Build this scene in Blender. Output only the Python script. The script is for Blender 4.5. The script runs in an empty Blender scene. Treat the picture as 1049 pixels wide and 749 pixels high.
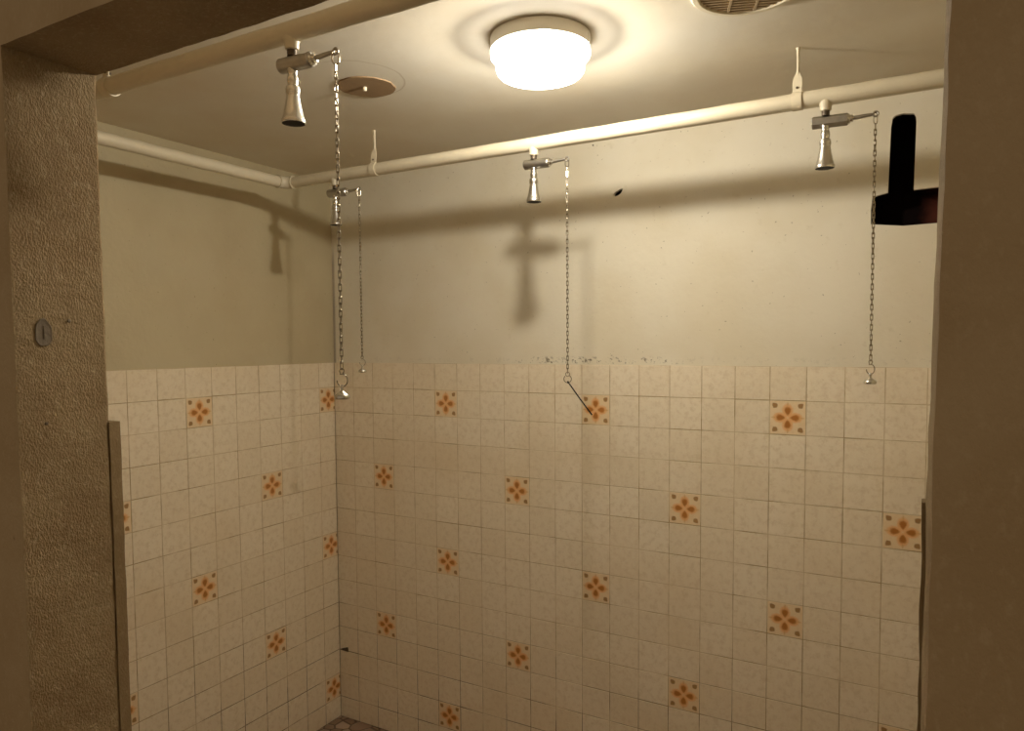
import bpy, bmesh, math, random
from mathutils import Vector, Matrix
random.seed(7)
C = bpy.context.scene
COL = C.collection
PI = math.pi
H = 1.625                      # height of the top of the tiling above the floor
S = 0.11                       # tile pitch

# ------------------------------------------------------------------ camera
cam_d = bpy.data.cameras.new('camera'); cam = bpy.data.objects.new('camera', cam_d); COL.objects.link(cam)
F_PX = 745.56
cam_d.sensor_fit = 'HORIZONTAL'; cam_d.sensor_width = 36.0; cam_d.lens = F_PX / 1049 * 36.0
cam_d.shift_y = 19.4 / 1049
cam_d.clip_start = 0.02
ri, dn, fw = Vector((0.8691, 0.4946, -0.0070)), Vector((0.0211, -0.0513, -0.9985)), Vector((-0.4942, 0.8676, -0.0551))
cam.matrix_world = Matrix(((ri.x, -dn.x, -fw.x, 2.3051), (ri.y, -dn.y, -fw.y, -2.4380),
                           (ri.z, -dn.z, -fw.z, 0.0761 + H), (0, 0, 0, 1)))
C.camera = cam

# ------------------------------------------------------------------ exposure, world, lamp power
C.view_settings.view_transform = 'Standard'; C.view_settings.look = 'None'
C.view_settings.gamma = 1.0; C.view_settings.use_curve_mapping = False
C.view_settings.exposure = 0.0
BULB_W = 29.5
BULB_COL = (1.0, 0.932, 0.79)
DIFFUSER_E = 24.0
wd = bpy.data.worlds.new('world'); C.world = wd; wd.use_nodes = True
bg = wd.node_tree.nodes['Background']; bg.inputs[0].default_value = (1.0, 0.76, 0.48, 1); bg.inputs[1].default_value = 0.245

# ------------------------------------------------------------------ node helpers
class NT:
    def __init__(s, name):
        s.m = bpy.data.materials.new(name); s.m.use_nodes = True
        s.t = s.m.node_tree; s.b = s.t.nodes['Principled BSDF']
    def n(s, kind, **kw):
        nd = s.t.nodes.new(kind)
        for k, v in kw.items(): setattr(nd, k, v)
        return nd
    def put(s, sock, v):
        if isinstance(v, bpy.types.NodeSocket): s.t.links.new(v, sock)
        else: sock.default_value = v
    def math(s, op, a, b=0.0, c=None):
        nd = s.n('ShaderNodeMath', operation=op); s.put(nd.inputs[0], a); s.put(nd.inputs[1], b)
        if c is not None: s.put(nd.inputs[2], c)
        return nd.outputs[0]
    def step(s, v, lo, hi, a=0.0, b=1.0):
        nd = s.n('ShaderNodeMapRange', interpolation_type='SMOOTHSTEP')
        s.put(nd.inputs[0], v)
        for i, x in enumerate((lo, hi, a, b)): nd.inputs[i + 1].default_value = x
        return nd.outputs[0]
    def mix(s, f, a, b):
        nd = s.n('ShaderNodeMix', data_type='RGBA')
        s.put(nd.inputs[0], f)
        for k, v in ((6, a), (7, b)):
            s.put(nd.inputs[k], v if isinstance(v, bpy.types.NodeSocket) else (*v, 1))
        return nd.outputs[2]
    def noise(s, scale, detail=3.0, rough=0.5, vec=None):
        nd = s.n('ShaderNodeTexNoise'); nd.inputs['Scale'].default_value = scale
        nd.inputs['Detail'].default_value = detail; nd.inputs['Roughness'].default_value = rough
        s.put(nd.inputs['Vector'], vec if vec is not None else s.pos())
        return nd.outputs['Fac']
    def pos(s):
        if not hasattr(s, '_p'): s._p = s.n('ShaderNodeTexCoord').outputs['Object']
        return s._p
    def xyz(s, v=None):
        nd = s.n('ShaderNodeSeparateXYZ'); s.put(nd.inputs[0], v if v is not None else s.pos())
        return nd.outputs
    def bump(s, h, strength, dist):
        nd = s.n('ShaderNodeBump'); nd.inputs['Strength'].default_value = strength; nd.inputs['Distance'].default_value = dist
        s.put(nd.inputs['Height'], h); s.put(s.b.inputs['Normal'], nd.outputs[0])
    def color(s, v): s.put(s.b.inputs['Base Color'], v if isinstance(v, bpy.types.NodeSocket) else (*v, 1))
    def rough(s, v): s.put(s.b.inputs['Roughness'], v)
    def metal(s, v): s.b.inputs['Metallic'].default_value = v
    def spec(s, v): s.b.inputs['Specular IOR Level'].default_value = v

def plain(name, col, rough=0.5, metal=0.0, spec=0.5, var=0.0, bump=0.0, scale=60.0):
    t = NT(name)
    if var:
        dark = tuple(c * (1 - var) for c in col)
        t.color(t.mix(t.noise(scale), dark, col))
    else: t.color(col)
    t.rough(rough); t.metal(metal); t.spec(spec)
    if bump: t.bump(t.noise(scale * 3), bump, 0.002)
    return t.m

# ------------------------------------------------------------------ materials
M = {}
def mat_wall_paint(name, c0, c1, mould=False):
    t = NT(name)
    c = t.mix(t.step(t.noise(3.2, 4), 0.35, 0.7), c0, c1)
    c = t.mix(t.math('MULTIPLY', t.step(t.noise(26, 5, 0.65), 0.6, 0.8), 0.28), c, (0.46, 0.37, 0.22))
    spots = t.step(t.noise(95, 2), 0.735, 0.765)
    c = t.mix(t.math('MULTIPLY', spots, 0.55), c, (0.20, 0.14, 0.07))
    if mould:
        x, y, z = t.xyz()
        near = t.math('MULTIPLY', t.step(z, H + 0.002, H + 0.007), t.step(z, H + 0.034, H + 0.018))
        gate = t.math('MAXIMUM', t.math('MULTIPLY', t.step(x, 0.9, 1.0), t.step(x, 1.62, 1.5)), 0.14)
        mk = t.math('MULTIPLY', t.math('MULTIPLY', near, gate), t.step(t.math('ADD', t.noise(75, 4, 0.7), t.math('MULTIPLY', t.noise(11, 2), 0.35)), 0.725, 0.80))
        c = t.mix(t.math('MULTIPLY', mk, 0.85), c, (0.15, 0.115, 0.065))
        corner_line = t.math('MULTIPLY', t.step(x, 0.011, 0.003), t.step(z, H + 0.55, H + 0.42))  # darker line up the left corner, fading out higher on the wall
        c = t.mix(t.math('MULTIPLY', corner_line, 0.55), c, (0.16, 0.10, 0.05))
    t.color(c); t.rough(0.62); t.spec(0.3)
    t.bump(t.math('ADD', t.noise(55, 4), t.math('MULTIPLY', t.noise(7, 2), 2.0)), 0.16, 0.006)
    return t.m
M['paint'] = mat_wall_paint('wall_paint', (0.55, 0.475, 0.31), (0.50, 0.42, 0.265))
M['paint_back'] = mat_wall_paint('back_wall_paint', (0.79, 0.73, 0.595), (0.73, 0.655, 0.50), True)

t = NT('ceiling_paint')
c = t.mix(t.step(t.noise(2.4, 4), 0.35, 0.7), (0.79, 0.74, 0.63), (0.72, 0.64, 0.505))
x, y, z = t.xyz()
dx = t.math('SUBTRACT', x, 0.935); dy = t.math('SUBTRACT', y, -0.895)
rr = t.math('SQRT', t.math('ADD', t.math('MULTIPLY', dx, dx), t.math('MULTIPLY', dy, dy)))
ring = t.step(t.math('ABSOLUTE', t.math('SUBTRACT', rr, t.math('ADD', 0.128, t.math('MULTIPLY', t.noise(9), 0.02)))), 0.0035, 0.0012)
ring = t.math('MULTIPLY', ring, t.step(dx, 0.0, 0.05))
c = t.mix(t.math('MULTIPLY', ring, 0.35), c, (0.36, 0.26, 0.13))
t.color(c); t.rough(0.6); t.spec(0.3)
t.bump(t.math('ADD', t.noise(40, 4), t.math('MULTIPLY', t.noise(6, 2), 3.0)), 0.08, 0.006)
M['ceiling'] = t.m

def mat_plaster(name, c0, c1, c2, strength):
    t = NT(name)
    mp = t.n('ShaderNodeMapping'); mp.inputs['Rotation'].default_value = (0.7, 0.0, 0.0); mp.inputs['Scale'].default_value = (1, 1, 0.55)
    t.put(mp.inputs[0], t.pos())
    c = t.mix(t.step(t.noise(5, 4, 0.6), 0.35, 0.68), c0, c1)
    c = t.mix(t.math('MULTIPLY', t.step(t.noise(140, 3, 0.6, mp.outputs[0]), 0.5, 0.75), 0.5), c, c2)
    c = t.mix(t.math('MULTIPLY', t.step(t.noise(32, 3), 0.74, 0.79), 0.6), c, (0.13, 0.08, 0.04))
    t.color(c); t.rough(0.8); t.spec(0.2)
    t.bump(t.math('ADD', t.noise(330, 3, 0.6, mp.outputs[0]), t.math('MULTIPLY', t.noise(40, 3), 0.9)), strength, 0.0045)
    return t.m
M['jamb'] = mat_plaster('rough_plaster', (0.32, 0.235, 0.13), (0.255, 0.175, 0.09), (0.46, 0.37, 0.235), 0.8)
M['front'] = mat_plaster('front_plaster', (0.46, 0.35, 0.225), (0.41, 0.30, 0.18), (0.50, 0.39, 0.26), 0.28)
M['mortar'] = mat_plaster('mortar_edge', (0.27, 0.19, 0.10), (0.22, 0.15, 0.075), (0.34, 0.26, 0.15), 0.4)

def tile_base(t):
    at = t.n('ShaderNodeAttribute', attribute_name='tone').outputs['Fac']
    c = t.mix(at, (0.815, 0.705, 0.53), (0.875, 0.775, 0.61))
    c = t.mix(t.math('MULTIPLY', t.step(t.noise(46, 5, 0.7), 0.44, 0.66), 0.8), c, (0.72, 0.60, 0.43))
    c = t.mix(t.math('MULTIPLY', t.step(t.noise(120, 3, 0.6), 0.48, 0.66), 0.5), c, (0.86, 0.78, 0.62))
    c = t.mix(t.math('MULTIPLY', t.step(t.noise(2.1, 4), 0.5, 0.72), 0.3), c, (0.65, 0.50, 0.30))
    return c
t = NT('cream_tile'); t.color(tile_base(t)); t.rough(0.34); t.spec(0.45); t.bump(t.noise(24, 2), 0.05, 0.003); M['tile'] = t.m

t = NT('flower_tile'); c = tile_base(t)
uv = t.n('ShaderNodeUVMap', uv_map='tile').outputs[0]
u, v, _ = t.xyz(uv)
au = t.math('ABSOLUTE', t.math('SUBTRACT', u, 0.5)); av = t.math('ABSOLUTE', t.math('SUBTRACT', v, 0.5))
a = t.math('MAXIMUM', au, av); b = t.math('MINIMUM', au, av)
wob = t.math('MULTIPLY', t.math('SUBTRACT', t.noise(170, 2), 0.5), 0.5)
def blob(px, sx, py, sy, lo, hi, p=a, q=b):
    e = t.math('ADD', t.math('POWER', t.math('ABSOLUTE', t.math('DIVIDE', t.math('SUBTRACT', p, px), sx)), 2.0),
                      t.math('POWER', t.math('ABSOLUTE', t.math('DIVIDE', t.math('SUBTRACT', q, py), sy)), 2.0))
    return t.step(t.math('ADD', e, wob), hi, lo)
d1 = t.math('MULTIPLY', t.math('ADD', a, b), 0.7071); d2 = t.math('MULTIPLY', t.math('SUBTRACT', a, b), 0.7071)
c = t.mix(0.6, c, (0.82, 0.60, 0.32))
c = t.mix(t.math('MULTIPLY', blob(0.21, 0.23, 0, 0.17, 0.2, 1.25), 0.85), c, (0.80, 0.39, 0.12))
wid = t.math('ADD', 0.035, t.math('MULTIPLY', a, 0.30))
e = t.math('ADD', t.math('POWER', t.math('ABSOLUTE', t.math('DIVIDE', t.math('SUBTRACT', a, 0.20), 0.135)), 2.0), t.math('POWER', t.math('DIVIDE', b, wid), 2.0))
c = t.mix(t.math('MULTIPLY', t.step(t.math('ADD', e, wob), 1.25, 0.25), 0.92), c, (0.40, 0.13, 0.012))
wid2 = t.math('MAXIMUM', t.math('MULTIPLY', t.math('SUBTRACT', d1, 0.40), 0.62), 0.01)
e2 = t.math('ADD', t.math('POWER', t.math('ABSOLUTE', t.math('DIVIDE', t.math('SUBTRACT', d1, 0.52), 0.10)), 2.0), t.math('POWER', t.math('DIVIDE', d2, t.math('SUBTRACT', 0.10, t.math('MULTIPLY', t.math('ABSOLUTE', t.math('SUBTRACT', d1, 0.49)), 0.45))), 2.0))
c = t.mix(t.math('MULTIPLY', t.step(t.math('ADD', e2, wob), 1.1, 0.4), 0.9), c, (0.32, 0.155, 0.035))
c = t.mix(t.math('MULTIPLY', blob(0.41, 0.075, 0, 0.028, 0.3, 1.2), 0.5), c, (0.62, 0.36, 0.13))
t.color(c); t.rough(0.34); t.spec(0.45); M['flower'] = t.m

t = NT('grout'); x, y, z = t.xyz()
g = t.mix(t.step(t.noise(9, 4), 0.4, 0.65), (0.66, 0.54, 0.36), (0.42, 0.30, 0.15))
g = t.mix(t.math('MULTIPLY', t.step(z, 0.75, 0.1), t.step(t.noise(7, 3), 0.38, 0.6)), g, (0.10, 0.06, 0.03))
t.color(g); t.rough(0.85); t.spec(0.2); M['grout'] = t.m

t = NT('stone_floor')
vo = t.n('ShaderNodeTexVoronoi', feature='DISTANCE_TO_EDGE'); vo.inputs['Scale'].default_value = 16; t.put(vo.inputs['Vector'], t.pos())
vc = t.n('ShaderNodeTexVoronoi'); vc.inputs['Scale'].default_value = 16; t.put(vc.inputs['Vector'], t.pos())
hue = t.xyz(vc.outputs['Color'])[0]
c = t.mix(hue, (0.22, 0.13, 0.08), (0.46, 0.34, 0.25))
c = t.mix(t.step(vo.outputs[0], 0.07, 0.02), c, (0.10, 0.06, 0.035))
t.color(c); t.rough(0.45); t.bump(t.step(vo.outputs[0], 0.0, 0.12), 0.5, 0.004); M['floor'] = t.m

M['pipe'] = plain('cream_pipe_paint', (0.70, 0.62, 0.46), 0.38, var=0.10, bump=0.12, scale=30)
M['hanger'] = plain('hanger_paint', (0.77, 0.68, 0.50), 0.42, var=0.12, bump=0.1, scale=50)
M['chrome'] = plain('worn_chrome', (0.80, 0.78, 0.73), 0.27, 1.0, var=0.18, scale=45)
M['dull'] = plain('dull_nickel', (0.56, 0.53, 0.48), 0.36, 1.0, var=0.35, scale=55)
M['chain'] = plain('chain_metal', (0.48, 0.42, 0.33), 0.25, 1.0, var=0.3, scale=80)
M['thread'] = plain('dark_thread', (0.11, 0.085, 0.06), 0.5, 0.6)
M['rose'] = plain('spray_face_black', (0.015, 0.012, 0.01), 0.6, spec=0.15)
M['black'] = plain('black_wire', (0.008, 0.006, 0.007), 0.8, spec=0.08)
t = NT('unlit_black_cavity'); x, y, z = t.xyz()  # darkness of the unlit void painted near-black; brick red at the right end
t.color(t.mix(t.math('MULTIPLY', t.step(t.math('ADD', x, t.math('MULTIPLY', t.noise(40), 0.03)), 2.285, 2.345), t.step(z, H + .53, H + .50)), (0.008, 0.005, 0.0045), (0.11, 0.032, 0.020)))
t.rough(0.95); t.spec(0.03); M['void'] = t.m
M['brick'] = plain('red_brick', (0.16, 0.05, 0.03), 0.9, var=0.4, scale=40)
M['base'] = plain('cream_lamp_base', (0.78, 0.73, 0.62), 0.35)
M['cover'] = plain('brown_board', (0.36, 0.235, 0.125), 0.75, var=0.25, bump=0.2, scale=30)
M['vent'] = plain('cream_plastic', (0.74, 0.66, 0.49), 0.45, var=0.1)
M['slat'] = plain('dirty_slat', (0.52, 0.38, 0.22), 0.6, var=0.4, scale=60)
M['ductdark'] = plain('duct_brown', (0.05, 0.03, 0.02), 0.8)
M['filler'] = plain('grey_filler', (0.21, 0.165, 0.115), 0.85, var=0.35, bump=0.4, scale=70)
M['bulb'] = plain('bulb_socket', (0.8, 0.78, 0.7), 0.4)

dm = bpy.data.materials.new('glowing_diffuser'); dm.use_nodes = True
nt = dm.node_tree; nt.nodes.clear()
out = nt.nodes.new('ShaderNodeOutputMaterial'); em = nt.nodes.new('ShaderNodeEmission'); tr = nt.nodes.new('ShaderNodeBsdfTransparent'); mx = nt.nodes.new('ShaderNodeMixShader')
em.inputs[0].default_value = (1.0, 0.955, 0.86, 1); em.inputs[1].default_value = DIFFUSER_E
mx.inputs[0].default_value = 0.35
nt.links.new(tr.outputs[0], mx.inputs[1]); nt.links.new(em.outputs[0], mx.inputs[2]); nt.links.new(mx.outputs[0], out.inputs[0])
M['diffuser'] = dm

# ------------------------------------------------------------------ mesh helpers
def finish(name, bm, mats, parent=None, smooth=35, loc=None):
    bmesh.ops.recalc_face_normals(bm, faces=bm.faces)
    return finish_raw(name, bm, mats, parent, smooth, loc)
def finish_raw(name, bm, mats, parent=None, smooth=35, loc=None):
    me = bpy.data.meshes.new(name); bm.to_mesh(me); bm.free()
    for m in (mats if isinstance(mats, (list, tuple)) else [mats]): me.materials.append(m)
    if smooth:
        for p in me.polygons: p.use_smooth = True
        me.set_sharp_from_angle(angle=math.radians(smooth))
    o = bpy.data.objects.new(name, me); COL.objects.link(o)
    if parent: o.parent = parent
    if loc is not None: o.location = loc
    return o
def struct(o, label=None):
    o['kind'] = 'structure'
    if label: o['label'] = label
    return o
def tag(o, label, cat, group=None):
    o['label'] = label; o['category'] = cat
    if group: o['group'] = group
    return o
def thing(name, label, cat, loc, group=None):
    o = bpy.data.objects.new(name, None); COL.objects.link(o); o.location = loc; o.empty_display_size = 0.05
    return tag(o, label, cat, group)

def box(bm, lo, hi, bev=0.0, mi=0):
    vs = [bm.verts.new((x, y, z)) for x in (lo[0], hi[0]) for y in (lo[1], hi[1]) for z in (lo[2], hi[2])]
    fs = [bm.faces.new([vs[i] for i in q]) for q in ((0, 1, 3, 2), (4, 6, 7, 5), (0, 4, 5, 1), (2, 3, 7, 6), (0, 2, 6, 4), (1, 5, 7, 3))]
    for f in fs: f.material_index = mi
    if bev:
        es = list({e for f in fs for e in f.edges})
        bmesh.ops.bevel(bm, geom=es, offset=bev, segments=2, affect='EDGES', profile=0.6)
def frame_of(d):
    d = d.normalized(); up = Vector((0, 0, 1)) if abs(d.z) < 0.9 else Vector((0, 1, 0))
    s = d.cross(up).normalized(); return s, s.cross(d).normalized()
def tube(bm, pts, rad, seg=16, cap=True, closed=False, phase=0.0):
    pts = [Vector(p) for p in pts]; n = len(pts)
    if not isinstance(rad, (list, tuple)): rad = [rad] * n
    rings = []; s = None
    for i, p in enumerate(pts):
        if closed: d = pts[(i + 1) % n] - pts[i - 1]
        else: d = pts[min(i + 1, n - 1)] - pts[max(i - 1, 0)]
        d.normalize()
        if s is None: s, w = frame_of(d)
        else:
            s = (s - d * s.dot(d)).normalized(); w = s.cross(d)
        rings.append([bm.verts.new(p + (s * math.cos(phase + 2 * PI * k / seg) + w * math.sin(phase + 2 * PI * k / seg)) * rad[i]) for k in range(seg)])
    m = n if closed else n - 1
    for i in range(m):
        A, B = rings[i], rings[(i + 1) % n]
        off = 0
        if closed and i == n - 1:
            off = min(range(seg), key=lambda o: (A[0].co - B[o].co).length)
        for k in range(seg):
            bm.faces.new((A[k], A[(k + 1) % seg], B[(k + 1 + off) % seg], B[(k + off) % seg]))
    if cap and not closed:
        bm.faces.new(list(reversed(rings[0]))); bm.faces.new(rings[-1])
def lathe(bm, prof, seg=32, cx=0.0, cy=0.0, cap0=False, cap1=False):
    rings = []
    for r, z in prof:
        if r < 1e-6: rings.append([bm.verts.new((cx, cy, z))])
        else: rings.append([bm.verts.new((cx + r * math.cos(2 * PI * k / seg), cy + r * math.sin(2 * PI * k / seg), z)) for k in range(seg)])
    for A, B in zip(rings, rings[1:]):
        for k in range(seg):
            q = [A[k % len(A)], A[(k + 1) % len(A)], B[(k + 1) % len(B)], B[k % len(B)]]
            q2 = []
            for vv in q:
                if vv not in q2: q2.append(vv)
            if len(q2) > 2: bm.faces.new(q2)
    if cap0 and len(rings[0]) > 2: bm.faces.new(rings[0])
    if cap1 and len(rings[-1]) > 2: bm.faces.new(rings[-1])
def NB(): return bmesh.new()

# ------------------------------------------------------------------ setting: room shell
RX, FY, CZ = 2.60, -1.67, 0.795 + H      # right wall, inner face of front wall, ceiling
PL = 0.006                               # plaster lies this far behind the tile faces
# T shaped opening and a small chip, both broken through the back wall
T_OUT = [(2.1521, .4270), (2.2371, .4152), (2.372, .4165), (2.372, .5170), (2.330, .5182), (2.2627, .5169), (2.2655, .711), (2.2640, .727), (2.2590, .7355), (2.2306, .7400), (2.212, .7372),
         (2.2040, .7300), (2.2005, .705), (2.1979, .6062), (2.1958, .5158), (2.1700, .5105), (2.1545, .5055), (2.1515, .470)]
CHIP = [(1.3315, .6000), (1.3355, .5950), (1.3467, .5968), (1.3560, .6015), (1.3613, .6065), (1.3640, .6125), (1.3665, .6195), (1.3570, .6185), (1.3500, .6150), (1.3390, .6100), (1.3330, .6045)]
bm = NB()
def loop(pts, y=PL): 
    vs = [bm.verts.new((x, y, z + H)) for x, z in pts]
    return [bm.edges.new((vs[i], vs[(i + 1) % len(vs)])) for i in range(len(vs))], vs
es, outer_v = loop([(-.15, -H - .05), (RX + .15, -H - .05), (RX + .15, .9), (-.15, .9)])
e2_, tv = loop(T_OUT); e3_, cv = loop(CHIP)
bmesh.ops.triangle_fill(bm, use_beauty=True, use_dissolve=False, edges=es + e2_ + e3_)
for vs_ in (tv, cv):                      # thickness of the plaster board round the openings
    back = [bm.verts.new((v_.co.x, v_.co.y + 0.012, v_.co.z)) for v_ in vs_]
    n = len(vs_)
    for i in range(n): bm.faces.new((vs_[i], vs_[(i + 1) % n], back[(i + 1) % n], back[i]))
# rear face of the wall body either side of the cavity
wall_back = struct(finish('wall_back', bm, M['paint_back'], smooth=0))

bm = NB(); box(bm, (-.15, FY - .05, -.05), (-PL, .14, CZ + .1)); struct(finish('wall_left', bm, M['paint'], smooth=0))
bm = NB(); box(bm, (RX, FY - .05, -.05), (RX + .15, .14, CZ + .1)); struct(finish('wall_right', bm, M['paint'], smooth=0))
bm = NB(); box(bm, (-.15, FY - .02, CZ), (RX + .15, .14, CZ + .12)); struct(finish('ceiling', bm, M['ceiling'], smooth=0))
bm = NB(); box(bm, (-1.2, -3.6, -.1), (4.2, .14, 0)); struct(finish('floor', bm, M['floor'], smooth=0))

# front wall with the doorway
OY = -1.82; JX0, JX1, SZ = 1.04, 2.3115, 0.5480 + H
def ragged(y, amp, seed, lift=0.0):
    rnd = random.Random(seed); pts = []
    n = 130
    def walk(k):
        w = [rnd.uniform(-1, 1) for _ in range(k)]
        return [(w[max(0, i - 1)] + 2 * w[i] + w[min(k - 1, i + 1)]) / 4 * amp for i in range(k)]
    w = walk(n)
    for i in range(n): pts.append((JX0 + w[i], y, SZ * i / (n - 1)))
    m = 70; w = walk(m)
    for i in range(1, m - 1): pts.append((JX0 + (JX1 - JX0) * i / (m - 1), y, SZ + w[i] * 0.6))
    w = walk(n)
    for i in range(n):
        z_ = SZ * (1 - i / (n - 1)); u_ = z_ - H
        bx = (2.3082 + (.0165 if u_ > 0 else .002) * u_) if y > OY + .01 else (2.3112 + (.012 if u_ > 0 else 0) * u_)
        pts.append((bx + w[i] * .55, y, z_))
    return pts
bm = NB()
inn = [bm.verts.new((p[0] - (.0030 if i < 130 else 0), p[1], p[2])) for i, p in enumerate(ragged(FY, 0.0032, 3))]
chi = []
for p, q in zip(ragged(FY, 0.0018, 5), inn): chi.append(bm.verts.new((p[0], FY - .004, p[2])))
out_ = [bm.verts.new((p[0], OY, p[2])) for p in ragged(OY, 0.0020, 4)]
for A, B in ((inn, chi), (chi, out_)):
    for i in range(len(A) - 1):
        f = bm.faces.new((A[i], A[i + 1], B[i + 1], B[i])); f.material_index = 1
def sheet(ring, y):
    # outer frame on plane y joined to the ring by vertical/horizontal strips
    xl, xr, zt = -1.2, 4.2, 2.75
    n = len(ring); half = 130
    L = [bm.verts.new((xl, y, ring[i].co.z)) for i in range(half)]
    R = [bm.verts.new((xr, y, ring[n - half + i].co.z)) for i in range(half)]
    for i in range(half - 1):
        bm.faces.new((L[i], ring[i], ring[i + 1], L[i + 1]))
        bm.faces.new((R[i], ring[n - half + i], ring[n - half + i + 1], R[i + 1]))
    mid = ring[half - 1:n - half + 1]
    T = [bm.verts.new((v_.co.x, y, zt)) for v_ in mid]
    for i in range(len(mid) - 1): bm.faces.new((mid[i], mid[i + 1], T[i + 1], T[i]))
    tl = bm.verts.new((xl, y, zt)); tr_ = bm.verts.new((xr, y, zt))
    bm.faces.new((L[-1], mid[0], T[0], tl)); bm.faces.new((mid[-1], R[0], tr_, T[-1]))
    return tl, tr_, T, L, R
a_ = sheet(inn, FY); b_ = sheet(out_, OY)
bm.faces.new([a_[0]] + a_[2] + [a_[1]] + [b_[1]] + list(reversed(b_[2])) + [b_[0]])
struct(finish('wall_front', bm, [M['front'], M['jamb']], smooth=0))

# thick tile bed on the inside of the front wall, seen edge-on either side of the doorway
def bed(name, x0, x1, ragged_x, drop):
    bm = NB(); top = H - drop
    rnd = random.Random(11); n = 60
    ed = [(ragged_x + rnd.uniform(-.0009, .0009), top * i / n + .001) for i in range(n + 1)]
    far = x0 if ragged_x == x1 else x1
    poly = ed + [(far, top), (far, .001)]
    A = [bm.verts.new((p[0], FY - .001, p[1])) for p in poly]; B = [bm.verts.new((p[0], FY + .019, p[1])) for p in poly]
    bm.faces.new(A); bm.faces.new(B)
    for i in range(len(A)): bm.faces.new((A[i], A[(i + 1) % len(A)], B[(i + 1) % len(A)], B[i]))
    struct(finish(name, bm, M['mortar'], smooth=0))
bed('trim_1', 0.004, JX0 + .002, JX0 + .002, .0585)
bed('trim_2', 2.3047, RX - .002, 2.3047, .074)

# ------------------------------------------------------------------ setting: tiling
RH = S * 0.9931
def tiling(name, ncol, edges, origin, along, normal, flowers, label):
    """edges: list of (a0, a1) tile limits along the wall"""
    bm = NB(); uvl = bm.loops.layers.uv.new('tile'); tone = bm.faces.layers.float.new('tone')
    O, A, N = Vector(origin), Vector(along), Vector(normal); Z = Vector((0, 0, 1))
    rnd = random.Random(ncol)
    def P(a, z, n): return O + A * a + Z * z + N * n
    g = 0.0007; bv = 0.0011; th = 0.0020
    top_all = H
    for r in range(15):
        z1 = top_all - r * RH; z0 = max(z1 - RH, 0.001)
        for ci, (a0, a1) in enumerate(edges):
            fl = flowers(ci, r + 1)
            jit = rnd.uniform(-.0003, .0003); tl = [rnd.uniform(-.00022, .00022) for _ in range(4)]
            g1 = g + rnd.uniform(-.0003, .0004)
            x0, x1, y0, y1 = a0 + g1, a1 - g1, z0 + g1 + jit, z1 - g1 + jit
            lo = [bm.verts.new(P(x, z, -th)) for x, z in ((x0, y0), (x1, y0), (x1, y1), (x0, y1))]
            hi_ = [bm.verts.new(P(x, z, tl[k])) for k, (x, z) in enumerate(((x0 + bv, y0 + bv), (x1 - bv, y0 + bv), (x1 - bv, y1 - bv), (x0 + bv, y1 - bv)))]
            tv_ = rnd.random()
            f = bm.faces.new(hi_); f[tone] = tv_; f.material_index = 1 if fl else 0
            full = S
            if a1 - a0 < S * .98:
                u0, u1 = (1 - (a1 - a0) / S, 1) if a0 < S else (0, (a1 - a0) / S)
            else: u0, u1 = 0, 1
            v0 = 0 if z1 - z0 > RH * .98 else 1 - (z1 - z0) / RH
            for lp, q in zip(f.loops, ((u0, v0), (u1, v0), (u1, 1), (u0, 1))): lp[uvl].uv = q
            for k in range(4):
                f = bm.faces.new((lo[k], lo[(k + 1) % 4], hi_[(k + 1) % 4], hi_[k])); f[tone] = tv_; f.material_index = 0
    e0, e1 = edges[0][0], edges[-1][1]
    # grout bed, its top edge capping the tiles
    q = [P(e0, 0.001, -.0009), P(e1, 0.001, -.0009), P(e1, H - .0005, -.0009), P(e0, H - .0005, -.0009)]
    f = bm.faces.new([bm.verts.new(p) for p in q]); f.material_index = 2
    q = [P(e0, H - .0005, -.0009), P(e1, H - .0005, -.0009), P(e1, H - .0005, -PL - .001), P(e0, H - .0005, -PL - .001)]
    f = bm.faces.new([bm.verts.new(p) for p in q]); f.material_index = 2
    o = finish_raw(name, bm, [M['tile'], M['flower'], M['grout']], smooth=0)
    return struct(o, label)
be = [(i * S, min((i + 1) * S, RX - .001)) for i in range(24)]
tiling('trim_3', 24, be, (0, 0, 0), (1, 0, 0), (0, -1, 0), lambda c_, r: (r % 6 == 2 and c_ % 6 == 5) or (r % 6 == 5 and c_ % 6 == 2),
       'cream wall tiles with orange flower tiles on the back wall')
# left wall, running from the corner towards the doorway (a = -Y)
le = [(0.0008, 0.86 * S)] + [((0.86 + i) * S, (1.86 + i) * S) for i in range(14)]
le = [q for q in le if q[0] < 1.64]; le[-1] = (le[-1][0], min(le[-1][1], 1.645))
tiling('trim_4', 15, le, (0, 0, 0), (0, -1, 0), (1, 0, 0), lambda c_, r: (r % 6 == 2 and c_ % 6 == 0) or (r % 6 == 5 and c_ % 6 == 3),
       'cream wall tiles with orange flower tiles on the left wall')

# ------------------------------------------------------------------ pipes
PZ = 0.667 + H; PR_ = 0.0195; BY, FYP, LX = -0.505, -1.42, 0.262
HEADS = [(0.500, BY), (1.2835, BY), (2.0810, BY), (1.2530, FYP)]
pr = thing('water_pipe', 'cream-painted water pipe loop running under the ceiling along back, left and front', 'pipe', (LX, BY, PZ))
def L_(p): return Vector(p) - Vector((LX, BY, PZ))
def elbow(corner, d_in, d_out, r=0.045, n=9):
    c_ = Vector(corner); pts = []
    a0 = c_ - Vector(d_in) * r; ctr = a0 + Vector(d_out) * r
    for i in range(n):
        th = PI / 2 * i / (n - 1)
        pts.append(ctr - Vector(d_out) * r * math.cos(th) + Vector(d_in) * r * math.sin(th))
    return pts
def wavy(p, q, n=40, amp=0.0007):
    rnd = random.Random(5); p, q = Vector(p), Vector(q)
    return [p.lerp(q, i / n) + Vector((0, 0, rnd.uniform(-amp, amp))) for i in range(n + 1)]
r_e = 0.04
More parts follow.
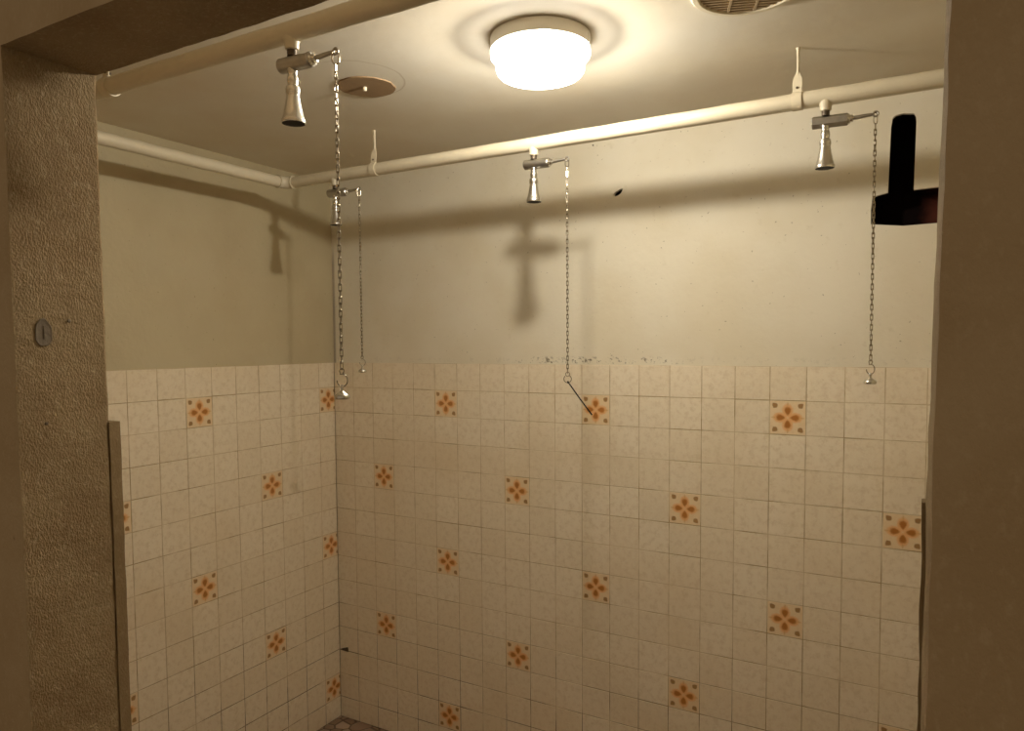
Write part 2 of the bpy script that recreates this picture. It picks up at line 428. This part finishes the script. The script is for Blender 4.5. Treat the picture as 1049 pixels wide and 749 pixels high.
bm = NB(); tube(bm, [L_(p) for p in wavy((LX + r_e, BY, PZ), (RX - .001, BY, PZ))], PR_, 20); finish('back_run', bm, M['pipe'], pr)
bm = NB(); tube(bm, [L_(p) for p in wavy((LX, BY - r_e, PZ), (LX, FYP + r_e, PZ), 30)], PR_, 20); finish('side_run', bm, M['pipe'], pr)
bm = NB(); tube(bm, [L_(p) for p in wavy((LX + r_e, FYP, PZ), (RX - .001, FYP, PZ))], PR_, 20); finish('front_run', bm, M['pipe'], pr)
for pts in (elbow((LX, BY, PZ), (0, 1, 0), (1, 0, 0), r_e), elbow((LX, FYP, PZ), (0, -1, 0), (1, 0, 0), r_e)):
    bm = NB(); n = len(pts); tube(bm, [L_(p) for p in pts], [PR_ * 1.22 if i in (0, n - 1) else PR_ * 1.12 for i in range(n)], 20); finish('elbow', bm, M['pipe'], pr)
for hx, hy in HEADS:
    bm = NB()
    lathe(bm, [(0.0165, -0.006), (0.0160, -0.016), (0.0138, -0.021), (0.0128, -0.033), (0.0105, -0.0345), (0.0, -0.0345)], 24)
    for v_ in bm.verts: v_.co += L_((hx, hy, PZ))
    finish('tee_branch', bm, M['pipe'], pr)

# hangers: thin rod from the ceiling, flattened strap passing round the pipe
def hanger(x, y, label):
    h = thing('pipe_hanger', label, 'pipe bracket', (x, y, CZ), 'pipe hangers')
    top = 0.0; zc = PZ - CZ
    bm = NB(); tube(bm, [(0, 0, top), (0, 0, -.006), (0, 0, -.02), (0.0005, 0, -.045), (0, 0, -.066)], [.0055, .0036, .0030, .0032, .0040], 12); finish('rod', bm, M['hanger'], h)
    bm = NB()
    R_ = PR_ + .0016; path = []
    ring = [(-R_ * math.sin(a_), R_ * math.cos(a_)) for a_ in [math.radians(18 + d) for d in range(0, 325, 12)]]
    prof = [(-0.0005, -.058 - zc, .0034), (-0.0020, -.066 - zc, .0065), (-0.0045, -.076 - zc, .0105), (-0.0060, -.088 - zc, .0112), (-0.0080, -.104 - zc, .0105)] 
    strip = [(yy, zz, w) for yy, zz, w in prof] + [(yy, zz, .0115) for yy, zz in ring]
    rows = []
    n = len(strip)
    for i, (yy, zz, w) in enumerate(strip):
        p0 = strip[max(0, i - 1)]; p1 = strip[min(n - 1, i + 1)]
        d = Vector((0, p1[0] - p0[0], p1[1] - p0[1])).normalized(); nn = Vector((0, -d.z, d.y)) * .0013
        c0 = Vector((0, yy, zz + zc))
        rows.append([bm.verts.new(c0 + Vector((sx * w, 0, 0)) + nn * sn) for sx, sn in ((-1, -1), (1, -1), (1, 1), (-1, 1))])
    for A, B in zip(rows, rows[1:]):
        for k in range(4): bm.faces.new((A[k], A[(k + 1) % 4], B[(k + 1) % 4], B[k]))
    bm.faces.new(rows[0]); bm.faces.new(list(reversed(rows[-1])))
    finish('strap', bm, M['hanger'], h, 50)
    bm = NB(); tube(bm, [(0, -.0105, zc + .030), (0, .003, zc + .030)], [.0030, .0030], 8); finish('screw', bm, M['thread'], h)
    return h
hanger(2.0165, BY, 'cream strap pipe hanger left of the rightmost shower head')
hanger(0.6800, BY, 'cream strap hanger on the back pipe, just right of the long near chain')
hanger(0.6780, FYP, 'cream hooked hanger holding the front pipe at the upper corner of the left jamb')

# ------------------------------------------------------------------ shower heads
def shower_head(x, y, label, hexa):
    t_ = thing('shower_head', label, 'shower head', (x, y, PZ - .0345), 'chrome shower heads')
    z0 = .0345
    bm = NB(); lathe(bm, [(0.0092, -.0345 + z0 + .004), (0.0095, -.036 + z0), (.0088, -.038 + z0), (.0095, -.040 + z0), (.0088, -.0425 + z0), (.0095, -.0455 + z0)], 20, cap0=True, cap1=True); finish('threaded_inlet', bm, M['thread'], t_)
    az = -.0595 + z0
    bm = NB()
    seg = 6 if hexa else 28
    rb = .0150 if hexa else .0142
    tube(bm, [(-.0305, 0, az + .0006), (-.0285, 0, az + .0006), (.0, 0, az), (.0475, 0, az - .0010), (.0500, 0, az - .0010)], [rb * .86, rb, rb, rb, rb * .88], seg, phase=PI / 6)
    finish('valve_body', bm, M['dull'], t_, 25)
    bm = NB()
    tube(bm, [(.0495, 0, az - .0010), (.0525, 0, az - .001), (.0545, 0, az - .001), (.0595, 0, az - .001), (.061, 0, az - .001)], [.0120, .0120, .0085, .0085, .0060], 24)
    finish('valve_cap', bm, M['chrome'], t_)
    bm = NB()
    tube(bm, [(.0595, 0, az - .0008), (.066, 0, az - .0004), (.080, 0, az + .0004), (.098, 0, az + .0012), (.1035, 0, az + .0014)], [.0042, .0048, .0045, .0040, .0034], 14)
    ex, ez = .1085, az + .0016
    tube(bm, [(ex + .0056 * math.cos(a_), 0, ez + .0056 * math.sin(a_)) for a_ in [2 * PI * k / 18 for k in range(18)]], .0022, 10, closed=True)
    finish('lever', bm, M['dull'], t_)
    bm = NB()
    lathe(bm, [(.0100, -.0695 + z0), (.0100, -.073 + z0), (.0088, -.077 + z0), (.0088, -.081 + z0), (.0104, -.086 + z0), (.0108, -.091 + z0), (.0100, -.096 + z0), (.0094, -.101 + z0)], 28, cap0=True, cap1=True)
    finish('neck', bm, M['chrome'], t_)
    bm = NB()
    lathe(bm, [(.0100, -.1005 + z0), (.0126, -.1025 + z0), (.0136, -.108 + z0), (.0134, -.114 + z0), (.0122, -.1185 + z0), (.0126, -.121 + z0), (.0150, -.136 + z0), (.0180, -.150 + z0), (.0206, -.1605 + z0),
               (.0224, -.1635 + z0), (.0228, -.167 + z0), (.0224, -.1700 + z0), (.0214, -.1704 + z0), (.0210, -.1680 + z0)], 36, cap0=True)
    nz = finish('nozzle', bm, M['chrome'], t_)
    bm = NB(); lathe(bm, [(.0211, -.1690 + z0), (.0200, -.1698 + z0), (.0, -.1702 + z0)], 30); o = finish('spray_face', bm, M['rose'], nz); o['label'] = 'black perforated spray face'
    return Vector((x + ex, y, PZ + az - z0 + .0016))
LEV = []
LEV.append(shower_head(*HEADS[0], 'small chrome shower head near the left back corner, farthest left on the back pipe', False))
LEV.append(shower_head(*HEADS[1], 'chrome shower head in the middle of the back pipe, below the ceiling lamp', False))
LEV.append(shower_head(*HEADS[2], 'chrome shower head with hexagonal valve at the right end of the back pipe', True))
LEV.append(shower_head(*HEADS[3], 'large near chrome shower head on the front pipe at upper left', False))

# ------------------------------------------------------------------ pull chains
def stadium(w, h, r, n=5, seg=6, twist=0.0):
    bm = NB(); pts = []
    s_ = h / 2 - w / 2
    for k in range(n + 1): a_ = PI * k / n; pts.append(Vector((w / 2 * math.cos(a_), 0, s_ + w / 2 * math.sin(a_))))
    for k in range(n + 1): a_ = PI + PI * k / n; pts.append(Vector((w / 2 * math.cos(a_), 0, -s_ + w / 2 * math.sin(a_))))
    tube(bm, pts, r, seg, closed=True)
    return bm
link_src = None
def wire_mesh(name, pts, r, mat, parent, seg=8, closed=False):
    bm = NB(); tube(bm, pts, r, seg, closed=closed); return finish(name, bm, mat, parent, 60)
def pull_chain(top, bottom_z, label, pitch, end, lw=.0050):
    """end: 'knob' or 'ring'"""
    global link_src
    x, y = top.x, top.y
    t_ = thing('pull_chain', label, 'pull chain', (x, y, top.z), 'shower pull chains')
    bm = stadium(.012, .026, .0013, 7, 8)
    for v_ in bm.verts: v_.co = Vector((v_.co.y, v_.co.x, v_.co.z - .0098)) if False else Vector((v_.co.x * .6, v_.co.x * .8 + v_.co.y, v_.co.z - .0098))
    finish('connecting_ring', bm, M['chain'], t_, 60)
    z = -.0198 - pitch * .38
    hook_h = .036
    zend = bottom_z - top.z + (hook_h + .024 if end == 'knob' else .022)
    n = int(round((z - zend) / pitch)); p2 = (z - zend) / n
    ln = p2 * 1.33
    for i in range(n):
        if link_src is None:
            link_src = finish('link', stadium(lw, ln, .00115), M['chain'], t_, 60); o = link_src
        else:
            o = link_src.copy(); COL.objects.link(o); o.parent = t_
        o.location = (0, 0, z - p2 * (i + .5)); o.scale = (1, 1, ln / (pitch * 1.33))
        o.rotation_euler = (0, 0, (0.35 if i % 2 else 0.35 + PI / 2) + random.uniform(-.25, .25))
    if end == 'knob':
        z1 = zend
        pts = []
        for k in range(13): a_ = -PI * .35 + 1.55 * PI * k / 12; pts.append(Vector((.0042 * math.cos(a_), 0, z1 - .004 + .0048 * math.sin(a_))))
        for k in range(17): a_ = PI * .62 - 1.62 * PI * k / 16; pts.append(Vector((.0098 * math.cos(a_), 0.001, z1 - .0215 + .0118 * math.sin(a_))))
        pts = [Vector((p.x * .87, p.x * .5 + p.y, p.z)) for p in reversed(pts)]
        # order: large open loop then small loop
        wire_mesh('hook', pts, .0012, M['chain'], t_)
        zk = z1 - .034
        bm = NB()
        lathe(bm, [(.0, .004 + zk), (.0032, .0035 + zk), (.0042, .001 + zk), (.0030, -.0035 + zk), (.0034, -.0075 + zk), (.0070, -.0105 + zk), (.0122, -.0140 + zk), (.0142, -.0172 + zk), (.0143, -.0205 + zk), (.0130, -.0225 + zk), (.0, -.0225 + zk)], 28)
        finish('pull_knob', bm, M['chrome'], t_)
    else:
        z1 = zend
        wire_mesh('ring', [Vector((.0052 * math.cos(a_), .0030 * math.cos(a_), z1 - .0045 + .0060 * math.sin(a_))) for a_ in [2 * PI * k / 16 for k in range(16)]], .0011, M['chain'], t_, closed=True)
        wire_mesh('open_ring', [Vector((.0095 * math.cos(a_), .0055 * math.cos(a_), z1 - .0185 + .0110 * math.sin(a_))) for a_ in [PI * .72 + 1.62 * PI * k / 18 for k in range(19)]], .0012, M['chain'], t_)
        return t_, z1
    return t_
pull_chain(LEV[0], H - .021, 'thin dark pull chain with small bell weight, leftmost at the back near the corner', .0120, 'knob')
ch2, zr = pull_chain(LEV[1], H - .030, 'pull chain of the middle back shower head ending in an open ring', .0120, 'ring')
pull_chain(LEV[2], H - .028, 'pull chain with bell weight at the right, hanging in front of the dark T-shaped opening', .0120, 'knob')
pull_chain(LEV[3], H - .027, 'long near pull chain with hook and flat knob under the front shower head', .0120, 'knob')

# black wire hooked into the open ring
wx, wy, wz = LEV[1].x + .003, LEV[1].y, LEV[1].z + zr - .0290
wpts = [Vector((0, 0, .0018)), Vector((-.0018, 0, .004)), Vector((-.0034, 0, .0018)), Vector((-.0018, 0, -.0006)), Vector((.002, 0, -.003)), Vector((.037, .001, -.048)), Vector((.0735, .002, -.0925))]
o = wire_mesh('wire', wpts, [.0018, .0018, .0018, .0022, .0020, .0020, .0024], M['black'], None)
o.location = (wx, wy, wz); tag(o, 'straight black wire slanting down from the ring of the middle pull chain', 'wire')

# ------------------------------------------------------------------ ceiling lamp
LCX, LCY = 1.5015, -0.8815
lamp = thing('ceiling_lamp', 'lit round white glass ceiling lamp on a cream base', 'ceiling lamp', (LCX, LCY, CZ))
bm = NB(); lathe(bm, [(.0, 0), (.1135, 0), (.1170, -.002), (.1178, -.006), (.1180, -.0305), (.1168, -.0315), (.106, -.031), (.106, -.008), (.0, -.008)], 64); finish('lamp_base', bm, M['base'], lamp)
bm = NB(); lathe(bm, [(.1060, -.0320), (.1140, -.0322), (.1168, -.0350), (.1175, -.0400), (.1168, -.0455), (.1120, -.0500), (.1062, -.0530), (.1045, -.0570), (.1043, -.0740), (.1020, -.0815), (.0960, -.0875), (.083, -.0910), (.045, -.0928), (.0, -.0932)], 64)
finish('glass_shade', bm, M['diffuser'], lamp)
bm = NB()
tube(bm, [(.1160, .012, -.010), (.1160, .012, -.030)], .0035, 10); finish('clip', bm, M['base'], lamp)
bd = bpy.data.lights.new('bulb', 'POINT'); bd.energy = BULB_W; bd.color = BULB_COL; bd.shadow_soft_size = 0.022
bo = bpy.data.objects.new('bulb', bd); COL.objects.link(bo); bo.parent = lamp; bo.location = (.010, -.003, -.058)

# ------------------------------------------------------------------ ceiling cover and vent
cv_ = thing('ceiling_cover', 'brown round blanking board on the ceiling behind the front shower head', 'ceiling cover', (0.935, -0.838, CZ))
bm = NB(); rnd = random.Random(2)
rp = [.080 + rnd.uniform(-.0016, .0016) for _ in range(48)]
A = [bm.verts.new((rp[k] * math.cos(2 * PI * k / 48), rp[k] * math.sin(2 * PI * k / 48), 0)) for k in range(48)]
B = [bm.verts.new((v_.co.x * .985, v_.co.y * .985, -.003)) for v_ in A]
for k in range(48): bm.faces.new((A[k], A[(k + 1) % 48], B[(k + 1) % 48], B[k]))
bm.faces.new(B); bm.faces.new(A)
finish('board', bm, M['cover'], cv_)
bm = NB(); lathe(bm, [(.006, -.004), (.006, -.012), (.0045, -.0145), (0, -.015)], 14)
for v_ in bm.verts: v_.co += Vector((.0, -.008, 0))
o = finish('peg', bm, M['hanger'], cv_); o['label'] = 'cream peg'

VX, VY, VR = 1.975, -0.885, 0.113
vent = thing('ceiling_vent', 'round cream ceiling vent with dirty brown slats at top edge', 'vent', (VX, VY, CZ))
bm = NB(); lathe(bm, [(VR, 0), (VR + .001, -.006), (VR - .004, -.011), (VR - .014, -.0115), (VR - .018, -.008), (VR - .018, -.001)], 56); finish('vent_rim', bm, M['vent'], vent)
bm = NB(); lathe(bm, [(VR - .016, -.0012), (0, -.0012)], 40); finish('duct_backing', bm, M['ductdark'], vent)
ri_ = VR - .018
ang = math.radians(20)
for k in range(-8, 9):
    d = k * .0115; hl = math.sqrt(max(ri_ ** 2 - d ** 2, 1e-6))
    if hl < .015: continue
    bm = NB(); box(bm, (-hl, d - .0022, -.0095), (hl, d + .0022, -.0040))
    bmesh.ops.rotate(bm, cent=(0, 0, 0), matrix=Matrix.Rotation(ang, 3, 'Z'), verts=bm.verts)
    finish('slat', bm, M['slat'], vent)
for k in (-1, 1):
    d = k * .027; hl = math.sqrt(ri_ ** 2 - d ** 2)
    bm = NB(); box(bm, (d - .0025, -hl, -.0100), (d + .0025, hl, -.0035))
    bmesh.ops.rotate(bm, cent=(0, 0, 0), matrix=Matrix.Rotation(ang, 3, 'Z'), verts=bm.verts)
    finish('cross_bar', bm, M['slat'], vent)

# ------------------------------------------------------------------ openings in the back wall
def cavity(name, poly, label, cat, depth, grow, brick):
    cx = sum(p[0] for p in poly) / len(poly); cz = sum(p[1] for p in poly) / len(poly)
    bm = NB(); y0 = PL + .0125
    A = [bm.verts.new((p[0], y0, p[1] + H)) for p in poly]
    B = [bm.verts.new((cx + (p[0] - cx) * 1.0, y0 + depth, cz + (p[1] - cz) * 1.0 + H)) for p in poly]
    n = len(poly)
    for i in range(n):
        f = bm.faces.new((A[i], A[(i + 1) % n], B[(i + 1) % n], B[i]))
    bm.faces.new(B)
    o = finish(name, bm, M['void'], smooth=0)
    tag(o, label, cat)
    return o
cavity('wall_opening', T_OUT, 'black T-shaped opening in the back wall at the right, beside the doorway edge', 'opening', .10, 0, True)
cavity('wall_hole', CHIP, 'small black chipped hole in the back wall, right of the middle shower head', 'hole', .05, 0, False)

# hole in the left jamb, filled grey, and a broken grout hole in the corner
bm = NB(); seg = 26; rnd = random.Random(4)
prof = [(1.06, .0002), (1.0, .0010), (.93, .0006), (.7, .0004), (.4, .0003), (0.0, .0003)]
rj = [.0215 * (1 + rnd.uniform(-.08, .08)) for _ in range(seg)]
rows = []
for s_, h_ in prof[:-1]: rows.append([bm.verts.new((h_, rj[k] * s_ * .62 * math.cos(2 * PI * k / seg), rj[k] * s_ * math.sin(2 * PI * k / seg))) for k in range(seg)])
for A, B in zip(rows, rows[1:]):
    for k in range(seg): bm.faces.new((A[k], A[(k + 1) % seg], B[(k + 1) % seg], B[k]))
bm.faces.new(rows[-1])
o = finish('bolt_hole', bm, M['filler'], smooth=50, loc=(JX0 + .0012, -1.7755, .1005 + H)); tag(o, 'grey filled bolt hole in the rough plaster of the left jamb', 'hole'); o0 = o

bm = NB()
q = [(0.001, -1.3105), (.020, -1.3020), (.050, -1.2920), (.0525, -1.3010), (.052, -1.3135), (.030, -1.3130)]  # solid dark wedge stands for the shaded hole in the grout
A = [bm.verts.new((p[0], -.0004, p[1] + H)) for p in q]; B = [bm.verts.new((p[0], -.0022, p[1] + H)) for p in q]
bm.faces.new(A); bm.faces.new(list(reversed(B)))
for i in range(len(q)): bm.faces.new((A[i], A[(i + 1) % len(q)], B[(i + 1) % len(q)], B[i]))
o = finish('grout_hole', bm, M['thread'], smooth=0); tag(o, 'small dark wedge standing for a broken grout hole in the tiled corner near the floor', 'grout')

bm = NB(); box(bm, (0, -.0007, -.010), (.0012, .0007, .011)); finish('slot', bm, M['thread'], o0, smooth=0)

# small nails
def nail(p, d, label):
    bm = NB(); p = Vector(p); d = Vector(d)
    tube(bm, [-d * .0004, d * .0012, d * .0013, d * .0026, d * .0030], [.0016, .0014, .0028, .0028, .002], 8)
    o = finish('nail', bm, M['thread'], loc=p); tag(o, label, 'nail')
nail((JX0, -1.7343, .1206 + H), (1, 0, .2), 'small dark nail in the left jamb, right of the grey bolt hole')
nail((JX0, -1.7774, -.0496 + H), (1, 0, 0), 'tiny dark nail in the left jamb, below the grey bolt hole')
nail((1.2540, PL, .784 + H), (0, -1, 0), 'tiny nail in the back wall just under the pipe, right of the middle shower head')
